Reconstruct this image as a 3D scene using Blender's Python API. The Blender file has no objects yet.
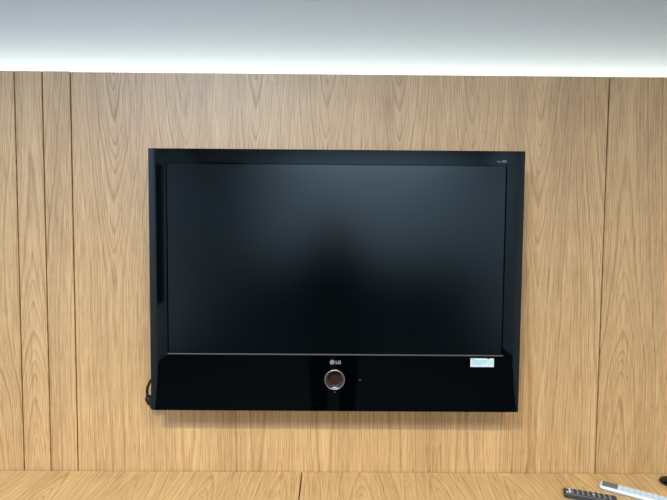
import bpy, bmesh, math, random
from mathutils import Vector, Matrix

S = bpy.context.scene
C = S.collection
R = math.radians
EYE = 1.575           # lens height above the floor

# ------------------------------------------------------------------ camera
cam_data = bpy.data.cameras.new('camera')
cam_data.sensor_width = 36.0
cam_data.lens = 36.0 * 500.0 / 667.0
cam_data.clip_start = 0.02
cam = bpy.data.objects.new('camera', cam_data)
C.objects.link(cam)
_p, _y, _r = R(3.076), R(0.254), R(0.438)
fw = Vector((math.sin(_y) * math.cos(_p), math.cos(_y) * math.cos(_p), -math.sin(_p)))
rt = Vector((math.cos(_y), -math.sin(_y), 0))
up = rt.cross(fw)
r2 = rt * math.cos(_r) + up * math.sin(_r)
u2 = up * math.cos(_r) - rt * math.sin(_r)
m = Matrix((r2, u2, -fw)).transposed().to_4x4()
m.translation = (0, 0, EYE)
cam.matrix_world = m
S.camera = cam

# ------------------------------------------------------------------ light and exposure
S.view_settings.view_transform = 'Standard'
S.view_settings.look = 'None'
S.view_settings.gamma = 1.0
S.view_settings.use_curve_mapping = False
S.view_settings.exposure = 0.08
w = bpy.data.worlds.new('world')
S.world = w
w.use_nodes = True
w.node_tree.nodes['Background'].inputs[0].default_value = (0.8, 0.9, 1.0, 1)
w.node_tree.nodes['Background'].inputs[1].default_value = 0.0


def area(name, loc, power, size, size_y=None, col=(1, 1, 1), direction=(0, 0, -1), shape=None, spread=180):
    d = bpy.data.lights.new(name, 'AREA')
    d.energy = power
    d.color = col
    d.size = size
    d.shape = shape or ('RECTANGLE' if size_y else 'DISK')
    if size_y:
        d.size_y = size_y
    d.spread = R(spread)
    o = bpy.data.objects.new(name, d)
    o.location = loc
    o.rotation_euler = Vector(direction).to_track_quat('-Z', 'Y').to_euler()
    C.objects.link(o)
    return o


COOL = (0.90, 0.96, 1.0)
# two round warm ceiling spots in front of the television (they throw its shadow on the panelling)
area('ceiling_spot', (-0.42, -0.45, 2.735), 44, 0.07, col=(1.0, 0.72, 0.20), spread=145)
area('ceiling_spot', (0.50, -0.45, 2.735), 29, 0.07, col=(1.0, 0.96, 0.66), spread=145)
# cool flat ceiling panels over the photographer
area('overhead_area_light', (-0.85, -0.70, 2.735), 107, 1.2, 0.6, col=(0.56, 0.72, 1.0))
area('overhead_area_light', (0.90, -0.90, 2.735), 30, 1.2, 0.6, col=(1.0, 0.80, 0.78))
# added unseen lamp at the back, brightens the wall that the screen mirrors
area('overhead_area_light', (0.50, -3.60, 2.735), 75, 2.4, 0.6, col=(0.62, 0.82, 1.0))
# led strip lying behind the top of the panelling, shining up the wall
area('cove_strip_light', (0, 1.690, 2.012), 9.8, 3.9, 0.02, col=(0.96, 1.0, 0.89), direction=(0, 0.1, 1))


# ------------------------------------------------------------------ helpers
def mat(name, col, rough=0.5, metal=0.0, spec=0.5, coat=0.0, trans=0.0, emit=None):
    mt = bpy.data.materials.new(name)
    mt.use_nodes = True
    b = mt.node_tree.nodes['Principled BSDF']
    b.inputs['Base Color'].default_value = (*col, 1)
    b.inputs['Roughness'].default_value = rough
    b.inputs['Metallic'].default_value = metal
    b.inputs['Specular IOR Level'].default_value = spec
    b.inputs['Coat Weight'].default_value = coat
    b.inputs['Coat Roughness'].default_value = 0.03
    return mt


def noisy(mt, scale, amount, bump=0.0, rough_amount=0.0):
    """slight procedural mottling of a plain material"""
    nt = mt.node_tree
    b = nt.nodes['Principled BSDF']
    tc = nt.nodes.new('ShaderNodeTexCoord')
    n = nt.nodes.new('ShaderNodeTexNoise')
    n.inputs['Scale'].default_value = scale
    n.inputs['Detail'].default_value = 4
    nt.links.new(tc.outputs['Object'], n.inputs['Vector'])
    mx = nt.nodes.new('ShaderNodeMix')
    mx.data_type = 'RGBA'
    c = b.inputs['Base Color'].default_value
    mx.inputs[6].default_value = [v * (1 - amount) for v in c[:3]] + [1]
    mx.inputs[7].default_value = [min(1, v * (1 + amount)) for v in c[:3]] + [1]
    nt.links.new(n.outputs['Fac'], mx.inputs[0])
    nt.links.new(mx.outputs[2], b.inputs['Base Color'])
    if bump:
        bp = nt.nodes.new('ShaderNodeBump')
        bp.inputs['Strength'].default_value = bump
        bp.inputs['Distance'].default_value = 0.002
        nt.links.new(n.outputs['Fac'], bp.inputs['Height'])
        nt.links.new(bp.outputs['Normal'], b.inputs['Normal'])
    return mt


def wood(name, axis, x0, period, dpts, lo, hi, seed=0.0, drange=0.15, spacing=0.0075,
         light=(0.60, 0.41, 0.20), dark=(0.25, 0.138, 0.05)):
    """veneer: growth rings of a log cut lengthwise.  axis: world axis of the grain (2 = upright, 1 = towards the room).
    dpts: distance of the cut from the heart of the log along the grain (0..1 between lo and hi)"""
    mt = bpy.data.materials.new(name)
    mt.use_nodes = True
    nt = mt.node_tree
    L = nt.links.new
    b = nt.nodes['Principled BSDF']
    tc = nt.nodes.new('ShaderNodeTexCoord')
    sep = nt.nodes.new('ShaderNodeSeparateXYZ')
    L(tc.outputs['Object'], sep.inputs[0])
    X = sep.outputs[0]
    Z = sep.outputs[axis]

    def math_(op, a, c=None, d=None):
        n = nt.nodes.new('ShaderNodeMath')
        n.operation = op
        for i, v in enumerate((a, c, d)):
            if v is None:
                continue
            if isinstance(v, (int, float)):
                n.inputs[i].default_value = v
            else:
                L(v, n.inputs[i])
        return n.outputs[0]

    def noise(sx, sz, off, detail=3, rough=0.5):
        cb = nt.nodes.new('ShaderNodeCombineXYZ')
        L(math_('MULTIPLY', X, sx), cb.inputs[0])
        L(math_('MULTIPLY', Z, sz), cb.inputs[1])
        cb.inputs[2].default_value = off + seed
        n = nt.nodes.new('ShaderNodeTexNoise')
        n.inputs['Scale'].default_value = 1.0
        n.inputs['Detail'].default_value = detail
        n.inputs['Roughness'].default_value = rough
        L(cb.outputs[0], n.inputs['Vector'])
        return n.outputs['Fac']

    # position across one veneer leaf, -period/2 .. period/2
    t = math_('DIVIDE', math_('SUBTRACT', X, x0 - period / 2), period)
    leaf = math_('FLOOR', t)
    u = math_('MULTIPLY', math_('SUBTRACT', math_('FRACT', t), 0.5), period)
    wob = math_('MULTIPLY', math_('SUBTRACT', noise(3.0, 1.3, 3.1, 2), 0.5), 0.045)
    wob2 = math_('MULTIPLY', math_('SUBTRACT', noise(14.0, 5.0, 7.7, 2), 0.5), 0.005)
    u = math_('ADD', math_('ADD', u, wob), wob2)
    zz = math_('DIVIDE', math_('SUBTRACT', Z, lo), hi - lo)
    fc = nt.nodes.new('ShaderNodeFloatCurve')
    cv = fc.mapping.curves[0]
    pts = sorted(dpts)
    cv.points[0].location = (pts[0][0], pts[0][1] / drange)
    cv.points[1].location = (pts[-1][0], pts[-1][1] / drange)
    for p in pts[1:-1]:
        cv.points.new(p[0], p[1] / drange)
    fc.mapping.update()
    L(zz, fc.inputs['Value'])
    d = math_('MULTIPLY', fc.outputs[0], drange)
    d = math_('ADD', d, math_('MULTIPLY', math_('SUBTRACT', noise(1.5, 1.8, 11.0, 2), 0.5), 0.02))
    pw = 1.55
    au = math_('POWER', math_('ABSOLUTE', u), pw)
    ad = math_('POWER', math_('ABSOLUTE', d), pw)
    r = math_('POWER', math_('ADD', au, ad), 1 / pw)
    r = math_('ADD', r, math_('MULTIPLY', math_('SUBTRACT', noise(60, 6, 1.3, 2), 0.5), 0.0022))
    # uneven year widths
    ph = math_('ADD', math_('DIVIDE', r, spacing), math_('MULTIPLY', math_('SINE', math_('MULTIPLY', r, 210.0)), 0.35))
    f = math_('FRACT', ph)
    ring = nt.nodes.new('ShaderNodeValToRGB')
    e = ring.color_ramp.elements
    e[0].position = 0.0; e[0].color = (1, 1, 1, 1)
    e[1].position = 1.0; e[1].color = (1, 1, 1, 1)
    for pos, v in ((0.12, 0.85), (0.62, 0.72), (0.82, 0.0), (0.9, 0.06)):
        k = ring.color_ramp.elements.new(pos)
        k.color = (v, v, v, 1)
    L(f, ring.inputs[0])
    # the year lines come and go
    fade = math_('MULTIPLY', math_('ADD', noise(9, 1.2, 21.0, 2), -0.12), 1.15)
    ringv = math_('MULTIPLY', math_('SUBTRACT', ring.outputs[0], 0.62), fade)
    streak = math_('SUBTRACT', noise(250, 2.4, 5.0, 4, 0.72), 0.5)
    fine = math_('SUBTRACT', noise(300, 9.0, 9.0, 2, 0.55), 0.5)
    broad = math_('SUBTRACT', noise(14, 0.7, 15.0, 2, 0.5), 0.5)
    v = math_('ADD', 0.60, math_('MULTIPLY', ringv, 0.95))
    v = math_('ADD', v, math_('MULTIPLY', streak, 1.05))
    v = math_('ADD', v, math_('MULTIPLY', fine, 1.25))
    v = math_('ADD', v, math_('MULTIPLY', broad, 0.7))
    # short dark pores
    pore = math_('GREATER_THAN', noise(380, 20.0, 30.0, 1, 0.5), 0.64)
    v = math_('SUBTRACT', v, math_('MULTIPLY', pore, 0.22))
    cr = nt.nodes.new('ShaderNodeValToRGB')
    e = cr.color_ramp.elements
    e[0].position = 0.0; e[0].color = (*dark, 1)
    e[1].position = 1.0; e[1].color = (*light, 1)
    L(v, cr.inputs[0])
    L(cr.outputs[0], b.inputs['Base Color'])
    b.inputs['Roughness'].default_value = 0.48
    b.inputs['Specular IOR Level'].default_value = 0.95
    bp = nt.nodes.new('ShaderNodeBump')
    bp.inputs['Strength'].default_value = 0.12
    bp.inputs['Distance'].default_value = 0.001
    L(fine, bp.inputs['Height'])
    L(bp.outputs['Normal'], b.inputs['Normal'])
    return mt


def obj(name, bm, material, parent=None, smooth=False, loc=None):
    me = bpy.data.meshes.new(name)
    bmesh.ops.recalc_face_normals(bm, faces=bm.faces[:])
    bm.to_mesh(me)
    bm.free()
    if smooth:
        for p in me.polygons:
            p.use_smooth = True
    me.materials.append(material)
    o = bpy.data.objects.new(name, me)
    C.objects.link(o)
    if parent:
        o.parent = parent
    if loc:
        o.location = loc
    return o


def empty(name, loc=(0, 0, 0), rz=0.0):
    o = bpy.data.objects.new(name, None)
    o.location = loc
    o.rotation_euler = (0, 0, rz)
    o.empty_display_size = 0.05
    C.objects.link(o)
    return o


def tag(o, label=None, cat=None, group=None, kind=None):
    for k, v in (('label', label), ('category', cat), ('group', group), ('kind', kind)):
        if v:
            o[k] = v
    return o


def add_box(bm, lo, hi, bevel=0.0, seg=2):
    vs = [bm.verts.new((x, y, z)) for x in (lo[0], hi[0]) for y in (lo[1], hi[1]) for z in (lo[2], hi[2])]
    idx = [(0, 1, 3, 2), (4, 6, 7, 5), (0, 4, 5, 1), (2, 3, 7, 6), (0, 2, 6, 4), (1, 5, 7, 3)]
    fs = [bm.faces.new([vs[i] for i in q]) for q in idx]
    if bevel:
        es = list({e for f in fs for e in f.edges})
        bmesh.ops.bevel(bm, geom=es, offset=bevel, segments=seg, affect='EDGES', profile=0.5)
    return bm


def box(lo, hi, bevel=0.0, seg=2):
    return add_box(bmesh.new(), lo, hi, bevel, seg)


def lathe_y(bm, prof, cx, cz, n=48):
    """turn (radius, y) pairs about the y axis"""
    rings = []
    for r_, y_ in prof:
        rings.append([bm.verts.new((cx + r_ * math.cos(2 * math.pi * k / n), y_, cz + r_ * math.sin(2 * math.pi * k / n)))
                      for k in range(n)])
    for a, b_ in zip(rings, rings[1:]):
        for k in range(n):
            bm.faces.new((a[k], a[(k + 1) % n], b_[(k + 1) % n], b_[k]))
    return rings


def add_tube(bm, pts, rad, n=10, caps=True):
    pts = [Vector(p) for p in pts]
    rads = rad if isinstance(rad, (list, tuple)) else [rad] * len(pts)
    rings = []
    ref = Vector((0.13, 0.4, 0.9)).normalized()
    for i, p in enumerate(pts):
        t = (pts[min(i + 1, len(pts) - 1)] - pts[max(i - 1, 0)]).normalized()
        a = t.cross(ref).normalized()
        c = t.cross(a)
        rings.append([bm.verts.new(p + (a * math.cos(2 * math.pi * k / n) + c * math.sin(2 * math.pi * k / n)) * rads[i])
                      for k in range(n)])
    for a, b_ in zip(rings, rings[1:]):
        for k in range(n):
            bm.faces.new((a[k], a[(k + 1) % n], b_[(k + 1) % n], b_[k]))
    if caps:
        bm.faces.new(rings[0][::-1])
        bm.faces.new(rings[-1])


def spline(pts, n=8):
    out = []
    P = [Vector(p) for p in pts]
    for i in range(len(P) - 1):
        p0, p1, p2, p3 = P[max(i - 1, 0)], P[i], P[i + 1], P[min(i + 2, len(P) - 1)]
        for k in range(n):
            t = k / n
            out.append(0.5 * ((2 * p1) + (p2 - p0) * t + (2 * p0 - 5 * p1 + 4 * p2 - p3) * t * t
                              + (3 * p1 - p0 - 3 * p2 + p3) * t ** 3))
    out.append(P[-1])
    return out


def rrect(w_, h_, r_, n=6):
    """outline of a rounded rectangle about the origin"""
    out = []
    for cx_, cy_, a0 in ((w_ / 2 - r_, h_ / 2 - r_, 0), (-w_ / 2 + r_, h_ / 2 - r_, 90),
                         (-w_ / 2 + r_, -h_ / 2 + r_, 180), (w_ / 2 - r_, -h_ / 2 + r_, 270)):
        for k in range(n + 1):
            a = R(a0 + 90 * k / n)
            out.append((cx_ + r_ * math.cos(a), cy_ + r_ * math.sin(a)))
    return out


def loft(bm, loops, cap_first=True, cap_last=True):
    rings = [[bm.verts.new(p) for p in lp] for lp in loops]
    n = len(rings[0])
    for a, b_ in zip(rings, rings[1:]):
        for k in range(n):
            bm.faces.new((a[k], a[(k + 1) % n], b_[(k + 1) % n], b_[k]))
    if cap_first:
        bm.faces.new(rings[0][::-1])
    if cap_last:
        bm.faces.new(rings[-1])
    return rings


def text_bm(body, height, cx_, z_, y_, align='CENTER', bold=0.0, depth=0.0002, sx=1.0):
    """lettering standing upright, facing the room (-y)"""
    cu = bpy.data.curves.new('lettering', 'FONT')
    cu.body = body
    cu.size = height / 0.72
    cu.align_x = align
    cu.offset = bold
    cu.extrude = depth
    tmp = bpy.data.objects.new('lettering', cu)
    C.objects.link(tmp)
    dg = bpy.context.evaluated_depsgraph_get()
    me = bpy.data.meshes.new_from_object(tmp.evaluated_get(dg))
    bm = bmesh.new()
    bm.from_mesh(me)
    bpy.data.objects.remove(tmp)
    bpy.data.curves.remove(cu)
    bpy.data.meshes.remove(me)
    for v in bm.verts:
        v.co = Vector((cx_ + v.co.x * sx, y_ - v.co.z, z_ + v.co.y))
    return bm


# ------------------------------------------------------------------ materials
M = {}
M['white_wall'] = noisy(mat('white_paint', (0.44, 0.465, 0.465), 0.7), 40, 0.02, 0.05)
M['plain_wall'] = noisy(mat('plain_white_paint', (0.78, 0.79, 0.80), 0.7), 40, 0.02, 0.05)
M['side_wall'] = noisy(mat('side_wall_paint', (0.56, 0.57, 0.58), 0.7), 40, 0.02, 0.05)
M['ceiling'] = noisy(mat('ceiling_paint', (0.66, 0.66, 0.66), 0.8), 30, 0.02)
M['carpet'] = noisy(mat('dark_carpet', (0.010, 0.011, 0.012), 0.95), 300, 0.5, 0.3)
M['dark_wall'] = noisy(mat('dark_laminate', (0.012, 0.012, 0.013), 0.6), 20, 0.2)
M['door'] = noisy(mat('grey_door', (0.16, 0.165, 0.17), 0.5), 20, 0.1)
M['groove'] = mat('groove_black', (0.03, 0.017, 0.01), 0.8)
M['gloss'] = mat('gloss_black', (0.0002, 0.0008, 0.0014), 0.04, spec=0.43)
M['gloss'].node_tree.nodes['Principled BSDF'].inputs['Specular Tint'].default_value = (0.8, 0.94, 1.0, 1)
M['screen'] = mat('screen_black', (0.0006, 0.0014, 0.002), 0.3)
_nt = M['screen'].node_tree
_gl = _nt.nodes.new('ShaderNodeBsdfGlossy')
_gl.distribution = 'BECKMANN'
_gl.inputs['Roughness'].default_value = 0.22
_gl.inputs['Color'].default_value = (0.80, 0.93, 1.0, 1)
_df = _nt.nodes.new('ShaderNodeBsdfDiffuse')
_df.inputs['Color'].default_value = (0.0005, 0.0022, 0.0030, 1)
_fr = _nt.nodes.new('ShaderNodeFresnel')
_fr.inputs['IOR'].default_value = 1.58
_mx = _nt.nodes.new('ShaderNodeMixShader')
_nt.links.new(_fr.outputs[0], _mx.inputs[0])
_nt.links.new(_df.outputs[0], _mx.inputs[1])
_nt.links.new(_gl.outputs[0], _mx.inputs[2])
_nt.links.new(_mx.outputs[0], _nt.nodes['Material Output'].inputs['Surface'])
_nt.nodes.remove(_nt.nodes['Principled BSDF'])
M['matte_black'] = noisy(mat('matte_black_plastic', (0.006, 0.0065, 0.008), 0.55, spec=0.3), 200, 0.2)
M['chrome'] = mat('satin_chrome', (0.40, 0.39, 0.41), 0.3, 1.0)
M['funnel'] = mat('dark_satin_metal', (0.11, 0.105, 0.11), 0.35, 0.8)
M['trim'] = mat('grey_trim', (0.065, 0.067, 0.072), 0.5, 0.0)
M['brown'] = noisy(mat('dark_brown_mesh', (0.03, 0.0135, 0.0085), 0.8, spec=0.1), 900, 0.4)
M['silver_ink'] = mat('silver_ink', (0.20, 0.225, 0.25), 0.5)
M['sticker'] = mat('sticker_paper', (0.53, 0.68, 0.74), 0.6)
M['ink_blue'] = mat('ink_blue', (0.28, 0.50, 0.70), 0.6)
M['ink_green'] = mat('ink_green', (0.32, 0.60, 0.52), 0.6)
M['ink_dark'] = mat('ink_dark', (0.06, 0.08, 0.10), 0.6)
M['remote_black'] = noisy(mat('remote_black_plastic', (0.026, 0.033, 0.048), 0.4), 300, 0.2)
M['remote_white'] = noisy(mat('remote_white_plastic', (0.56, 0.71, 0.87), 0.4), 60, 0.02)
M['lcd'] = mat('lcd_grey', (0.115, 0.135, 0.145), 0.25)
M['key_grey'] = mat('key_grey', (0.22, 0.24, 0.27), 0.5)
M['key_pale'] = mat('key_pale', (0.62, 0.66, 0.70), 0.4)
M['key_faint'] = mat('key_faint_grey', (0.36, 0.48, 0.60), 0.5)
M['key_red'] = mat('key_red', (0.55, 0.20, 0.19), 0.5)

# ------------------------------------------------------------------ setting
WY = 1.62                      # face of the panelling
PT = EYE + 0.4735              # top of the panelling
CT = EYE - 0.8243              # top of the counter
XL, XR, YB, ZC = -1.95, 2.2, -4.4, 2.75


def struct(name, bm, material, parent=None):
    o = obj(name, bm, material, parent)
    if not parent:
        o['kind'] = 'structure'
    return o


struct('floor', box((XL - .1, YB - .1, -0.1), (XR + .1, 1.85, 0)), M['carpet'])
struct('ceiling', box((XL - .1, YB - .1, ZC), (XR + .1, 1.85, ZC + .1)), M['ceiling'])
struct('wall_back', box((XL - .1, 1.74, 0), (XR + .1, 1.85, ZC)), M['white_wall'])
struct('wall_left', box((XL - .1, YB, 0), (XL, 1.74, ZC)), M['side_wall'])
struct('wall_right', box((XR, YB, 0), (XR + .1, 1.74, ZC)), M['side_wall'])
struct('wall_front', box((XL - .1, YB - .1, 0), (XR + .1, YB, ZC)), M['plain_wall'])
struct('trim_1', box((-1.25, YB, 0), (XR, YB + .02, 1.05)), M['dark_wall'])
struct('door_1', box((-1.90, YB, 0), (-1.30, YB + .04, 2.45), 0.004), M['door'])
struct('trim_2', box((XL, -2.76, 0.66), (XL + .02, -2.46, 2.22)), M['dark_wall'])

clad = empty('wall_cladding', (0, WY, 0))
clad['kind'] = 'structure'


def panel(x0, x1, top, material):
    bm = box((x0, WY, 0.0), (x1, WY + 0.022, top), 0.0012, 1)
    o = obj('wood_panel', bm, material)
    o.parent = clad
    o.matrix_parent_inverse = Matrix.Translation((0, -WY, 0))
    return o


G = 0.0019
LO, HI = 0.70, 2.06
top_v = [(0, .098), (0.3, .096), (0.55, .088), (0.75, .066), (0.88, .046), (1.0, .028)]
lam = [(0, .018), (0.12, .03), (0.3, .055), (0.42, .078), (0.6, .095), (0.8, .104), (1.0, .106)]
mid = [(0, .03), (0.2, .05), (0.4, .085), (0.65, .082), (0.85, .055), (1.0, .04)]
seams = [-1.94, -1.52, -1.0125, -0.9240, -0.8345, 0.8850, 1.60, 2.19]
wm = [
    wood('veneer_outer', 2, -1.10, 0.24, mid, LO, HI, 1.0),
    wood('veneer_narrow', 2, -1.10, 0.24, mid, LO, HI, 4.0),
    wood('veneer_narrow_flame', 2, -0.967, 0.30, lam, LO, HI, 9.0),
    wood('veneer_narrow_plain', 2, -0.955, 0.26, top_v, LO, HI, 13.0),
    wood('veneer_wide', 2, -0.700, 0.2285, top_v, LO, HI, 20.0),
    wood('veneer_right', 2, 0.955, 0.29, lam, LO, HI, 27.0),
    wood('veneer_outer_right', 2, 1.70, 0.24, mid, LO, HI, 31.0),
]
for k in range(7):
    t_ = PT + (0.002 if k < 4 else 0.0)
    panel(seams[k] + G, seams[k + 1] - G, t_, wm[k])
bk = obj('groove_backing', box((XL + .01, WY + 0.0225, 0), (XR - .01, WY + 0.03, PT - 0.006)), M['groove'])
bk.parent = clad
bk.matrix_parent_inverse = Matrix.Translation((0, -WY, 0))

# ------------------------------------------------------------------ worktop, two boards meeting under the television
ctm = [(0, .02), (0.3, .035), (0.6, .05), (1.0, .075)]
for nm, x0, x1, lab, sd, cx0 in (
        ('worktop', XL + .003, -0.0934, 'wooden worktop board below the television, left of the joint', 41.0, -0.62),
        ('worktop', -0.0896, XR - .003, 'wooden worktop board right of the joint, remotes lying on it', 47.0, 0.10)):
    wt = empty(nm, ((x0 + x1) / 2, 1.36, 0))
    tag(wt, lab, 'worktop', 'worktop boards along the panelled wall')
    mw = wood('worktop_veneer', 1, cx0, 0.235, ctm, 1.0, 1.62, sd, light=(0.66, 0.46, 0.225), dark=(0.28, 0.16, 0.06))
    for part, bm in (('slab', box((x0, 1.10, CT - 0.03), (x1, WY - 0.0045, CT), 0.001, 1)),
                     ('front_panel', box((x0, 1.13, 0.0), (x1, 1.148, CT - 0.0302)))):
        o = obj(part, bm, mw)
        o.parent = wt
        o.matrix_parent_inverse = Matrix.Translation((-(x0 + x1) / 2, -1.36, 0))

# ------------------------------------------------------------------ television
TX, TZ = 0.0142, EYE - 0.178
tv = empty('television', (TX, WY, EYE - 0.572))
tag(tv, 'black flat screen television with glossy bezel hanging on wood panelling', 'television')


def tvpart(name, bm, material, parent=tv, smooth=False):
    o = obj(name, bm, material, None, smooth)
    o.parent = parent
    o.matrix_parent_inverse = parent.matrix_world.inverted() if parent is not tv else Matrix.Translation(-Vector(tv.location))
    return o


TY = 1.500
x0, x1 = -0.5470, 0.5770
z0, z1 = EYE - 0.5740, EYE + 0.2180
sx0, sx1 = -0.4942, 0.5232
sz0, sz1 = EYE - 0.3975, EYE + 0.1760
HX, HZ, HR = 0.0132, EYE - 0.4765, 0.0288


bm = bmesh.new()
# the front curves gently back towards the two sides; x position and setback of each upright edge line
cols = [(0.0, 0.0026), (0.0004, 0.0020)] + [(0.0004 + 0.022 * k / 8, 0.0020 * (1 - k / 8) ** 1.6) for k in range(1, 9)]
lin_ = [(x0 + i, y) for i, y in cols] + [(x1 - i, y) for i, y in reversed(cols)]
foot = [bm.verts.new((x, TY + y, z0)) for x, y in lin_]
head_ = [bm.verts.new((x, TY + y, z1)) for x, y in lin_]
nc = len(cols)
for k in range(len(lin_) - 1):
    if k != nc - 1:
        bm.faces.new((foot[k], foot[k + 1], head_[k + 1], head_[k]))
outline = foot + head_[::-1]
rear_ = [bm.verts.new((v.co.x, TY + 0.020, v.co.z)) for v in outline]
for k in range(len(outline)):
    j = (k + 1) % len(outline)
    bm.faces.new((outline[k], rear_[k], rear_[j], outline[j]))
inset_ = [bm.verts.new(p) for p in ((x0 + .016, TY + .02, z0 + .016), (x1 - .016, TY + .02, z0 + .016),
                                    (x1 - .016, TY + .02, z1 - .016), (x0 + .016, TY + .02, z1 - .016))]
redges = [bm.edges.get((rear_[k], rear_[(k + 1) % len(rear_)])) for k in range(len(rear_))]
redges += [bm.edges.new((inset_[k], inset_[(k + 1) % 4])) for k in range(4)]
bmesh.ops.triangle_fill(bm, use_beauty=True, use_dissolve=False, edges=redges)
inner = (foot[nc - 1], foot[nc], head_[nc], head_[nc - 1])
edges = [bm.edges.get((inner[k], inner[(k + 1) % 4])) for k in range(4)]
sc_ = [bm.verts.new(p) for p in ((sx0, TY, sz0), (sx1, TY, sz0), (sx1, TY, sz1), (sx0, TY, sz1))]
ho = [bm.verts.new((HX + HR * math.cos(2 * math.pi * k / 48), TY, HZ + HR * math.sin(2 * math.pi * k / 48))) for k in range(48)]
for lp in (sc_, ho):
    edges += [bm.edges.new((lp[k], lp[(k + 1) % len(lp)])) for k in range(len(lp))]
bmesh.ops.triangle_fill(bm, use_beauty=True, use_dissolve=False, edges=edges)
for lp, dy in ((sc_, 0.006), (ho, 0.012)):
    bk_ = [bm.verts.new(v.co + Vector((0, dy, 0))) for v in lp]
    n = len(lp)
    for k in range(n):
        bm.faces.new((lp[k], lp[(k + 1) % n], bk_[(k + 1) % n], bk_[k]))
bez = tvpart('bezel', bm, M['gloss'])

bm = box((sx0 - 0.002, TY + 0.0055, sz0 - 0.002), (sx1 + 0.002, TY + 0.010, sz1 + 0.002))
tvpart('screen_surround', bm, M['gloss'])
bm = box((sx0 + 0.0035, TY + 0.0035, sz0 + 0.003), (sx1 - 0.0035, TY + 0.0054, sz1 - 0.0035))
tvpart('screen', bm, M['screen'])
bm = box((sx0, TY - 0.0012, sz0 - 0.0034), (sx1 + 0.002, TY + 0.0005, sz0 + 0.0005), 0.0004, 1)
tvpart('screen_trim', bm, M['trim'])
bm = bmesh.new()
add_box(bm, (x0 + 0.05, TY + 0.0202, z0 + 0.03), (x1 - 0.05, TY + 0.062, z1 - 0.03), 0.006)
add_box(bm, (x0 + 0.14, TY + 0.0622, z0 + 0.10), (x1 - 0.14, TY + 0.088, z1 - 0.10), 0.008)
tvpart('back_cover', bm, M['matte_black'])
bm = bmesh.new()
for xx in (-0.22, 0.22):
    add_box(bm, (TX + xx - 0.02, TY + 0.0882, z0 + 0.17), (TX + xx + 0.02, TY + 0.100, z1 - 0.17), 0.002)
add_box(bm, (TX - 0.30, TY + 0.1002, z0 + 0.30), (TX + 0.30, WY - 0.0002, z1 - 0.30), 0.002)
tvpart('wall_bracket', bm, M['matte_black'])

# round speaker port: chrome ring, stepped funnel, brown bottom
bm = bmesh.new()
pr = []
for k in range(13):
    a = math.pi * 2 * k / 12
    pr.append((HR + 0.0006 + 0.0019 * math.cos(a), TY - 0.0005 + 0.0019 * math.sin(a)))
lathe_y(bm, pr, HX, HZ)
ring = tvpart('port_ring', bm, M['chrome'], smooth=True)
bm = bmesh.new()
lathe_y(bm, [(HR - 0.001, TY), (HR - 0.003, TY + 0.007), (HR - 0.0045, TY + 0.0072), (HR - 0.0055, TY + 0.0135), (HR - 0.0075, TY + 0.0137),
             (HR - 0.0080, TY + 0.0190)], HX, HZ)
tvpart('port_funnel', bm, M['funnel'], smooth=False)
bm = bmesh.new()
rg = lathe_y(bm, [(HR - 0.0079, TY + 0.0188), (0.014, TY + 0.0192), (0.004, TY + 0.0194)], HX, HZ)
bm.faces.new(rg[-1])
tvpart('port_bottom', bm, M['brown'], smooth=True)
# pale tab at the foot of the funnel
tvpart('port_tab', box((HX - 0.0065, TY + 0.001, HZ - HR + 0.0022), (HX + 0.0065, TY + 0.006, HZ - HR + 0.0044), 0.0005, 1), M['key_pale'])

# maker's emblem: disc cut by a G-shaped line, an L and a dot, then the letters
EX, EZ, ER = 0.0052, EYE - 0.4222, 0.0072
bm = bmesh.new()
rg = lathe_y(bm, [(ER, TY), (ER, TY - 0.0006)], EX, EZ, 32)
bm.faces.new(rg[-1])
lg = tvpart('logo', bm, M['silver_ink'])
bm = bmesh.new()
yy = TY - 0.0008


def strip(bm, pts, w_, y):
    """flat line of constant width in the x-z plane"""
    prev = None
    P = [Vector((p[0], p[1])) for p in pts]
    for i, p in enumerate(P):
        t = (P[min(i + 1, len(P) - 1)] - P[max(i - 1, 0)]).normalized()
        nrm = Vector((-t.y, t.x)) * w_ / 2
        cur = [bm.verts.new((p.x + s * nrm.x, y, p.y + s * nrm.y)) for s in (1, -1)]
        if prev:
            bm.faces.new((prev[0], cur[0], cur[1], prev[1]))
        prev = cur


arc = [(EX + 0.0055 * math.cos(R(a)), EZ + 0.0055 * math.sin(R(a))) for a in range(75, 361, 15)]
strip(bm, arc + [(EX + 0.0022, EZ)], 0.0009, yy)
strip(bm, [(EX + 0.0004, EZ + 0.0030), (EX + 0.0004, EZ - 0.0026), (EX + 0.0024, EZ - 0.0026)], 0.0009, yy)
rg = lathe_y(bm, [(0.0010, yy)] + [(0.00095, yy - 0.0001)], EX - 0.0024, EZ + 0.0022, 12)
bm.faces.new(rg[-1])
tvpart('emblem_lines', bm, M['ink_dark'], lg)
tvpart('lettering', text_bm('LG', 0.0100, EX + 0.0185, EZ - 0.0050, TY - 0.0003, bold=0.0005), M['silver_ink'], lg)
# small marks on the bezel
bm = text_bm('FULL', 0.0042, 0.4985, EYE + 0.1845, TY - 0.0003, bold=0.0001)
bm2 = text_bm('HD', 0.0066, 0.5135, EYE + 0.1845, TY - 0.0003, bold=0.0003)
me = bpy.data.meshes.new('tmp')
bm2.to_mesh(me); bm2.free()
bm.from_mesh(me)
bpy.data.meshes.remove(me)
tvpart('badge', bm, M['silver_ink'])
bm = bmesh.new()
rg = lathe_y(bm, [(0.0020, TY), (0.0016, TY - 0.0005)], 0.0905, EYE - 0.4775, 16)
bm.faces.new(rg[-1])
strip(bm, [(0.0905 + 0.0034 * math.cos(R(a)), EYE - 0.4775 + 0.0034 * math.sin(R(a))) for a in range(20, 161, 20)], 0.0009, TY - 0.0004)
tvpart('power_mark', bm, M['trim'])
bm = bmesh.new()
rg = lathe_y(bm, [(0.0022, TY), (0.0018, TY - 0.0005)], HX + 0.001, EYE - 0.5150, 16)
bm.faces.new(rg[-1])
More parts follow.
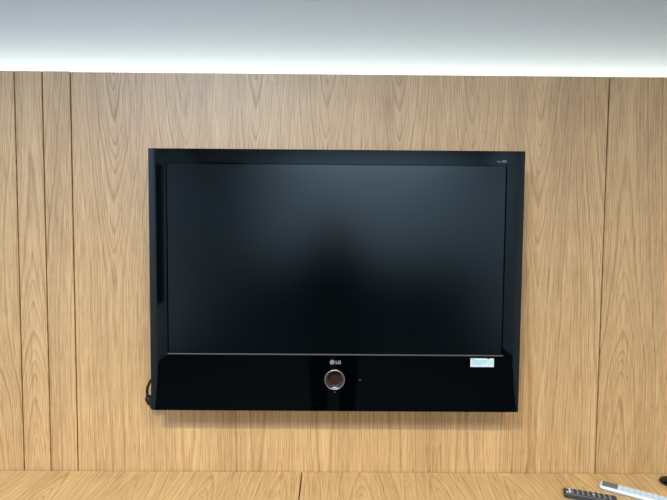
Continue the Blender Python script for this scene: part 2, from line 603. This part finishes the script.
tvpart('sensor', bm, M['trim'])

# paper sticker under the right end of the screen
SX0, SX1, SZ0, SZ1 = 0.4262, 0.4975, EYE - 0.4340, EYE - 0.4075
out = [(SX0, SZ0), (SX1, SZ0), (SX1, SZ1 - 0.0015), (SX1 - 0.0015, SZ1), (SX1 - 0.0125, SZ1), (SX1 - 0.0150, SZ1 - 0.0022),
       (SX1 - 0.0185, SZ1 - 0.0022), (SX1 - 0.0205, SZ1), (SX0, SZ1)]
bm = bmesh.new()
loft(bm, [[(p[0], TY - 0.0001, p[1]) for p in out], [(p[0], TY - 0.0005, p[1]) for p in out]])
stk = tvpart('sticker', bm, M['sticker'])
bm = bmesh.new()
for zc, xa, xb in ((-0.4145, .004, .052), (-0.4185, .004, .053), (-0.4225, .004, .051), (-0.4265, .004, .035)):
    strip(bm, [(SX0 + xa, EYE + zc), (SX0 + xb, EYE + zc)], 0.0026, TY - 0.0007)
tvpart('blue_print', bm, M['ink_blue'], stk)
bm = bmesh.new()
for zc in (-0.4155, -0.4205, -0.4255):
    strip(bm, [(SX0 + .058, EYE + zc), (SX0 + .069, EYE + zc)], 0.0028, TY - 0.0007)
tvpart('green_print', bm, M['ink_green'], stk)
bm = bmesh.new()
strip(bm, [(SX0 + .001, EYE - 0.4105), (SX0 + .014, EYE - 0.4105)], 0.0012, TY - 0.0007)
tvpart('dark_print', bm, M['key_grey'], stk)
bm = bmesh.new()
strip(bm, [(SX0 + .0555, EYE - 0.4115), (SX0 + .0555, EYE - 0.4325)], 0.0006, TY - 0.0007)
tvpart('dark_print', bm, M['key_grey'], stk)

# power cable looping out at the lower left corner
cab = empty('power_cable', (-0.575, 1.575, EYE - 0.5))
tag(cab, 'black power cable looping out behind the lower left corner of the television', 'cable')
cpts = spline([(-0.47, 1.575, EYE - 0.452), (-0.53, 1.575, EYE - 0.485), (-0.567, 1.575, EYE - 0.500), (-0.5835, 1.575, EYE - 0.527),
               (-0.5845, 1.575, EYE - 0.556), (-0.572, 1.575, EYE - 0.582)], 8)
bm = bmesh.new()
add_tube(bm, cpts, 0.0042, 10)
o = obj('cord', bm, M['matte_black'], None, True)
o.parent = cab; o.matrix_parent_inverse = Matrix.Translation(-Vector(cab.location))
bm = bmesh.new()
a_, b_ = Vector((-0.5835, 1.575, EYE - 0.560)), Vector((-0.562, 1.575, EYE - 0.594))
dd = (b_ - a_).normalized()
add_tube(bm, [a_ - dd * 0.004, a_, a_ + dd * .006, a_ + dd * .022, a_ + dd * .024, b_], [.006, .0105, .0130, .0130, .0110, .0105], 12)
o = obj('plug', bm, M['matte_black'], None, False)
o.parent = cab; o.matrix_parent_inverse = Matrix.Translation(-Vector(cab.location))


# ------------------------------------------------------------------ remotes on the worktop
def body_bm(L_, W_, H_, rc, taper=1.0, edge=0.003):
    """rounded handset body, long axis x, base at z = 0"""
    bm = bmesh.new()

    def lp(inset, z):
        return [((x) , y * (taper + (1 - taper) * (0.5 - x / L_)), z) for x, y in rrect(L_ - 2 * inset, W_ - 2 * inset, rc - inset * 0.6)]
    loft(bm, [lp(edge * 1.6, 0), lp(edge * 0.4, edge), lp(0, H_ * 0.45), lp(0, H_ - edge), lp(edge * 0.35, H_ - edge * 0.35), lp(edge, H_)])
    return bm


def key_bm(keys, z):
    bm = bmesh.new()
    for kx, ky, kw, kh in keys:
        h = 0.0013
        a = [(kx + p[0], ky + p[1], z - 0.0003) for p in rrect(kw, kh, min(kw, kh) * 0.32, 3)]
        b = [(kx + p[0] * .92, ky + p[1] * .92, z + h) for p in rrect(kw, kh, min(kw, kh) * 0.32, 3)]
        loft(bm, [a, b])
    return bm


rb = empty('remote_control', (0.782, 1.457, CT + 0.0002), R(-19.6))
tag(rb, 'small black remote control lying on the worktop, left of the white one', 'remote control')
H = 0.018
obj('body', body_bm(0.145, 0.036, H, 0.007), M['remote_black'], rb)
for j in range(9):
    for i in range(3):
        if j == 0 and i == 1:
            continue
        kx = -0.0625 + j * 0.0145
        ky = -0.0105 + i * 0.0105
        mt_ = M['key_red'] if (j, i) == (0, 2) else M['key_pale'] if (j == 0 or (j == 5 and i == 1)) else M['key_grey']
        obj('button', key_bm([(kx, ky, 0.0060 if j else .0058, 0.0048)], H), mt_, rb)
obj('button', key_bm([(-0.0555, 0.0, 0.0055, 0.026)], H + .0004), M['key_pale'], rb)

rw = empty('remote_control', (0.934, 1.4790, CT + 0.0002), R(-34))
tag(rw, 'white remote control with grey display lying near the right end of the worktop', 'remote control')
H = 0.013
obj('body', body_bm(0.195, 0.045, H, 0.010, edge=0.004), M['remote_white'], rw)
bm = box((-0.0905, -0.0165, H - 0.0005), (-0.0480, 0.0170, H + 0.0009), 0.0006, 1)
obj('display', bm, M['lcd'], rw)
for j in range(8):
    for i in range(2):
        kx = -0.034 + j * 0.0155
        ky = -0.0095 + i * 0.019
        obj('button', key_bm([(kx, ky, 0.0085, 0.0052)], H), M['key_faint'], rw)

# black mouse at the right edge
ms = empty('computer_mouse', (1.108, 1.535, CT + 0.0002), R(-40))
tag(ms, 'glossy black mouse with rounded nose, cut off by the right edge', 'mouse')
ML, MW, MH = 0.112, 0.060, 0.022


def mouse_loop(f, z):
    out = []
    for k in range(40):
        a = 2 * math.pi * k / 40
        c, s = math.cos(a), math.sin(a)
        e = 2 / 2.5
        out.append((ML / 2 * f * math.copysign(abs(c) ** e, c), MW / 2 * f * math.copysign(abs(s) ** e, s), z))
    return out


bm = bmesh.new()
loft(bm, [mouse_loop(.93, 0), mouse_loop(.98, .003)] + [mouse_loop(math.cos(R(a)) ** 0.75, .006 + (MH - .006) * math.sin(R(a))) for a in (0, 12, 24, 36, 48, 60, 72, 82)])
obj('shell', bm, M['gloss'], ms, True)
bm = bmesh.new()
add_tube(bm, [(-0.034, -0.003, 0.0165), (-0.034, 0.003, 0.0165)], 0.005, 20)
obj('scroll_wheel', bm, M['matte_black'], ms)

# ------------------------------------------------------------------ the photographer, mirrored in the screen
M['skin'] = noisy(mat('skin', (0.48, 0.27, 0.19), 0.5), 60, 0.06)
M['jacket'] = noisy(mat('dark_jacket', (0.012, 0.013, 0.016), 0.9, spec=0.15), 400, 0.4)
M['trousers'] = noisy(mat('dark_trousers', (0.010, 0.010, 0.012), 0.9, spec=0.15), 400, 0.4)
M['hair'] = noisy(mat('dark_hair', (0.012, 0.008, 0.006), 0.9, spec=0.1), 300, 0.5)
M['eye_white'] = mat('eye_white', (0.7, 0.68, 0.65), 0.3)
M['eye_dark'] = mat('eye_dark', (0.02, 0.012, 0.008), 0.2)


def skinned(name, nodes, links, root, material, parent, levels=2):
    bm = bmesh.new()
    lay = bm.verts.layers.skin.new()
    vs = {}
    for k, (p, r_) in nodes.items():
        v = bm.verts.new(p)
        v[lay].radius = r_ if isinstance(r_, tuple) else (r_, r_)
        v[lay].use_root = k == root
        vs[k] = v
    for chain in links:
        for a, b in zip(chain, chain[1:]):
            bm.edges.new((vs[a], vs[b]))
    me = bpy.data.meshes.new(name)
    bm.to_mesh(me)
    bm.free()
    me.materials.append(material)
    o = bpy.data.objects.new(name, me)
    C.objects.link(o)
    o.parent = parent
    md = o.modifiers.new('skin', 'SKIN')
    md.use_smooth_shade = True
    sb = o.modifiers.new('smooth', 'SUBSURF')
    sb.levels = sb.render_levels = levels
    return o


PX, PY = 0.02, -0.46
pn = empty('person', (PX, PY, 0))
tag(pn, 'person in dark clothes standing opposite the television, holding up a phone', 'person')
nodes, links = {}, []
nodes['pelvis'] = ((0, 0, 0.90), (0.13, 0.095))
nodes['waist'] = ((0, 0, 1.02), (0.12, 0.09))
nodes['chest'] = ((0, 0.0, 1.20), (0.135, 0.10))
nodes['collar'] = ((0, -0.005, 1.345), (0.10, 0.07))
nodes['neck'] = ((0, 0.005, 1.41), 0.052)
nodes['skull'] = ((0, 0.02, 1.46), 0.056)
links.append(['pelvis', 'waist', 'chest', 'collar', 'neck', 'skull'])
for sgn, sd in ((-1, 'l'), (1, 'r')):
    nodes[sd + 'hip'] = ((sgn * 0.09, 0, 0.84), 0.085)
    nodes[sd + 'thigh'] = ((sgn * 0.10, 0.005, 0.68), 0.075)
    nodes[sd + 'knee'] = ((sgn * 0.10, 0.012, 0.46), 0.054)
    nodes[sd + 'calf'] = ((sgn * 0.10, -0.008, 0.33), 0.052)
    nodes[sd + 'ankle'] = ((sgn * 0.10, -0.01, 0.08), 0.035)
    nodes[sd + 'ball'] = ((sgn * 0.115, 0.13, 0.032), (0.042, 0.030))
    links.append(['pelvis', sd + 'hip', sd + 'thigh', sd + 'knee', sd + 'calf', sd + 'ankle', sd + 'ball'])
    nodes[sd + 'shoulder'] = ((sgn * 0.165, 0, 1.335), 0.055)
    nodes[sd + 'upper'] = ((sgn * 0.205, 0.04, 1.22), 0.047)
    nodes[sd + 'elbow'] = ((sgn * 0.225, 0.10, 1.11), 0.040)
    nodes[sd + 'fore'] = ((sgn * 0.175, 0.23, 1.29), 0.036)
    nodes[sd + 'wrist'] = ((sgn * 0.115 + 0.01, 0.345, 1.455), 0.026)
    links.append(['collar', sd + 'shoulder', sd + 'upper', sd + 'elbow', sd + 'fore', sd + 'wrist'])
body_nodes = dict(nodes)
body_links = [list(l) for l in links]
# hands: palm behind the phone's end, four fingers over its far face, thumb on the near face
PHX, PHY, PHZ = 0.03 - PX, -0.026 - PY, EYE - 0.030       # phone centre in the person's own frame
for sgn, sd in ((-1, 'l'), (1, 'r')):
    ex = PHX + sgn * 0.0735                                # end of the phone
    body_nodes[sd + 'palm'] = ((ex + sgn * 0.022, PHY - 0.035, PHZ - 0.030), (0.026, 0.017))
    body_links.append([sd + 'wrist', sd + 'palm'])
    for f_, (dz, ln) in enumerate(((0.030, 0.9), (0.012, 1.0), (-0.006, 0.95), (-0.023, 0.75))):
        a = sd + 'f%d' % f_
        body_nodes[a + 'a'] = ((ex + sgn * 0.026, PHY - 0.012, PHZ + dz), 0.0085)
        body_nodes[a + 'b'] = ((ex + sgn * 0.013, PHY + 0.013, PHZ + dz), 0.0080)
        body_nodes[a + 'c'] = ((ex - sgn * 0.020 * ln, PHY + 0.0135, PHZ + dz), 0.0070)
        body_links.append([sd + 'palm', a + 'a', a + 'b', a + 'c'])
    body_nodes[sd + 'ta'] = ((ex + sgn * 0.006, PHY - 0.030, PHZ - 0.022), 0.0105)
    body_nodes[sd + 'tb'] = ((ex - sgn * 0.012, PHY - 0.017, PHZ - 0.008), 0.0090)
    body_nodes[sd + 'tc'] = ((ex - sgn * 0.028, PHY - 0.0135, PHZ + 0.004), 0.0078)
    body_links.append([sd + 'palm', sd + 'ta', sd + 'tb', sd + 'tc'])
skinned('body', body_nodes, body_links, 'pelvis', M['skin'], pn)
# head with a face
bm = bmesh.new()
bmesh.ops.create_uvsphere(bm, u_segments=40, v_segments=28, radius=1.0)
for v in bm.verts:
    x, y, z = v.co
    wx = 0.074 * (1.0 - 0.16 * max(0, -z) ** 1.2)
    fy = 0.092
    px_, py_, pz_ = x * wx, y * fy, z * 0.113
    if y > 0:
        py_ -= 0.010 * max(0, -z)
        nose = math.exp(-((x * 0.074) / 0.011) ** 2) * math.exp(-((pz_ + 0.020) / 0.020) ** 2)
        py_ += 0.020 * nose
        for sx_ in (-1, 1):
            py_ -= 0.009 * math.exp(-((px_ - sx_ * 0.031) / 0.015) ** 2 - ((pz_ - 0.004) / 0.012) ** 2)
        py_ += 0.004 * math.exp(-(px_ / 0.022) ** 2 - ((pz_ + 0.056) / 0.006) ** 2)
        py_ += 0.006 * math.exp(-(px_ / 0.022) ** 2 - ((pz_ + 0.090) / 0.014) ** 2)
    v.co = (px_, py_, pz_)
HD = Vector((0, 0.030, 1.556))
for v in bm.verts:
    v.co += HD
for sx_ in (-1, 1):
    r_ = bmesh.ops.create_uvsphere(bm, u_segments=12, v_segments=8, radius=1.0)
    for v in r_['verts']:
        v.co = HD + Vector((sx_ * 0.074 + v.co.x * 0.010, -0.004 + v.co.y * 0.018, -0.008 + v.co.z * 0.031))
obj('head', bm, M['skin'], pn, True)
for sx_ in (-1, 1):
    bm = bmesh.new()
    bmesh.ops.create_uvsphere(bm, u_segments=16, v_segments=12, radius=0.0105)
    for v in bm.verts:
        v.co += HD + Vector((sx_ * 0.031, 0.0715, 0.004))
    e_ = obj('eye', bm, M['eye_white'], pn, True)
    bm = bmesh.new()
    bmesh.ops.create_uvsphere(bm, u_segments=12, v_segments=8, radius=0.0055)
    for v in bm.verts:
        v.co += HD + Vector((sx_ * 0.031, 0.0775, 0.004))
    obj('iris', bm, M['eye_dark'], e_, True)
bm = bmesh.new()
bmesh.ops.create_uvsphere(bm, u_segments=6, v_segments=6, radius=1.0)
for v in bm.verts:
    v.co = HD + Vector((v.co.x * 0.021, 0.083 + v.co.y * 0.006, -0.056 + v.co.z * 0.005))
obj('mouth', bm, mat('lips', (0.36, 0.13, 0.11), 0.5), pn, True)
bm = bmesh.new()
bmesh.ops.create_uvsphere(bm, u_segments=40, v_segments=28, radius=1.0)
bmesh.ops.delete(bm, geom=[v for v in bm.verts if v.co.z < -0.55 or (v.co.y > 0.25 and v.co.z < 0.52 + 0.1 * abs(v.co.x))], context='VERTS')
for v in bm.verts:
    v.co = HD + Vector((v.co.x * 0.081, -0.004 + v.co.y * 0.099, 0.004 + v.co.z * 0.120))
hr = obj('hair', bm, M['hair'], pn, True)
sd_ = hr.modifiers.new('thickness', 'SOLIDIFY')
sd_.thickness = 0.008
# clothes a little larger than the body: a jacket reaching over the hips, and trousers
jn = {k: (p, tuple(v * 1.12 + 0.012 for v in (r_ if isinstance(r_, tuple) else (r_, r_)))) for k, (p, r_) in nodes.items()
      if k in ('pelvis', 'waist', 'chest', 'collar') or k[1:] in ('shoulder', 'upper', 'elbow', 'fore', 'wrist')}
jn['hem'] = ((0, 0, 0.76), (0.185, 0.135))
jn['nape'] = ((0, 0.003, 1.405), 0.068)
jl = [['hem', 'pelvis', 'waist', 'chest', 'collar', 'nape']] + [['collar'] + [sd + q for q in ('shoulder', 'upper', 'elbow', 'fore', 'wrist')] for sd in 'lr']
skinned('jacket', jn, jl, 'waist', M['jacket'], pn)
tn = {k: (p, tuple(v * 1.08 + 0.010 for v in (r_ if isinstance(r_, tuple) else (r_, r_)))) for k, (p, r_) in nodes.items()
      if k == 'pelvis' or k[1:] in ('hip', 'thigh', 'knee', 'calf', 'ankle')}
tl = [['pelvis'] + [sd + q for q in ('hip', 'thigh', 'knee', 'calf', 'ankle')] for sd in 'lr']
skinned('trousers', tn, tl, 'pelvis', M['trousers'], pn)
for sgn in (-1, 1):
    bm = bmesh.new()
    sh = [(0.040, 0.0), (0.046, 0.012), (0.043, 0.045), (0.030, 0.072)]
    loft(bm, [[(sgn * 0.108 + q * math.cos(2 * math.pi * k / 24), 0.05 + q * 2.9 * math.sin(2 * math.pi * k / 24) - zz * 0.3, zz)
               for k in range(24)] for q, zz in sh])
    obj('shoe', bm, M['matte_black'], pn, True)

ph = empty('smartphone', (PHX + PX, PHY + PY, PHZ))
tag(ph, 'dark smartphone held up sideways in both hands of the person', 'phone')
bm = bmesh.new()
loft(bm, [[(p[0], yy_, p[1]) for p in rrect(0.147 - q, 0.0715 - q, 0.010)] for q, yy_ in ((0.002, -0.004), (0, -0.003), (0, 0.003), (0.002, 0.004))])
obj('case', bm, M['matte_black'], ph)
bm = bmesh.new()
loft(bm, [[(-0.042 + p[0], yy_, 0.008 + p[1]) for p in rrect(0.034, 0.034, 0.008)] for yy_ in (0.0042, 0.0062)])
cb_ = obj('camera_bump', bm, M['gloss'], ph)
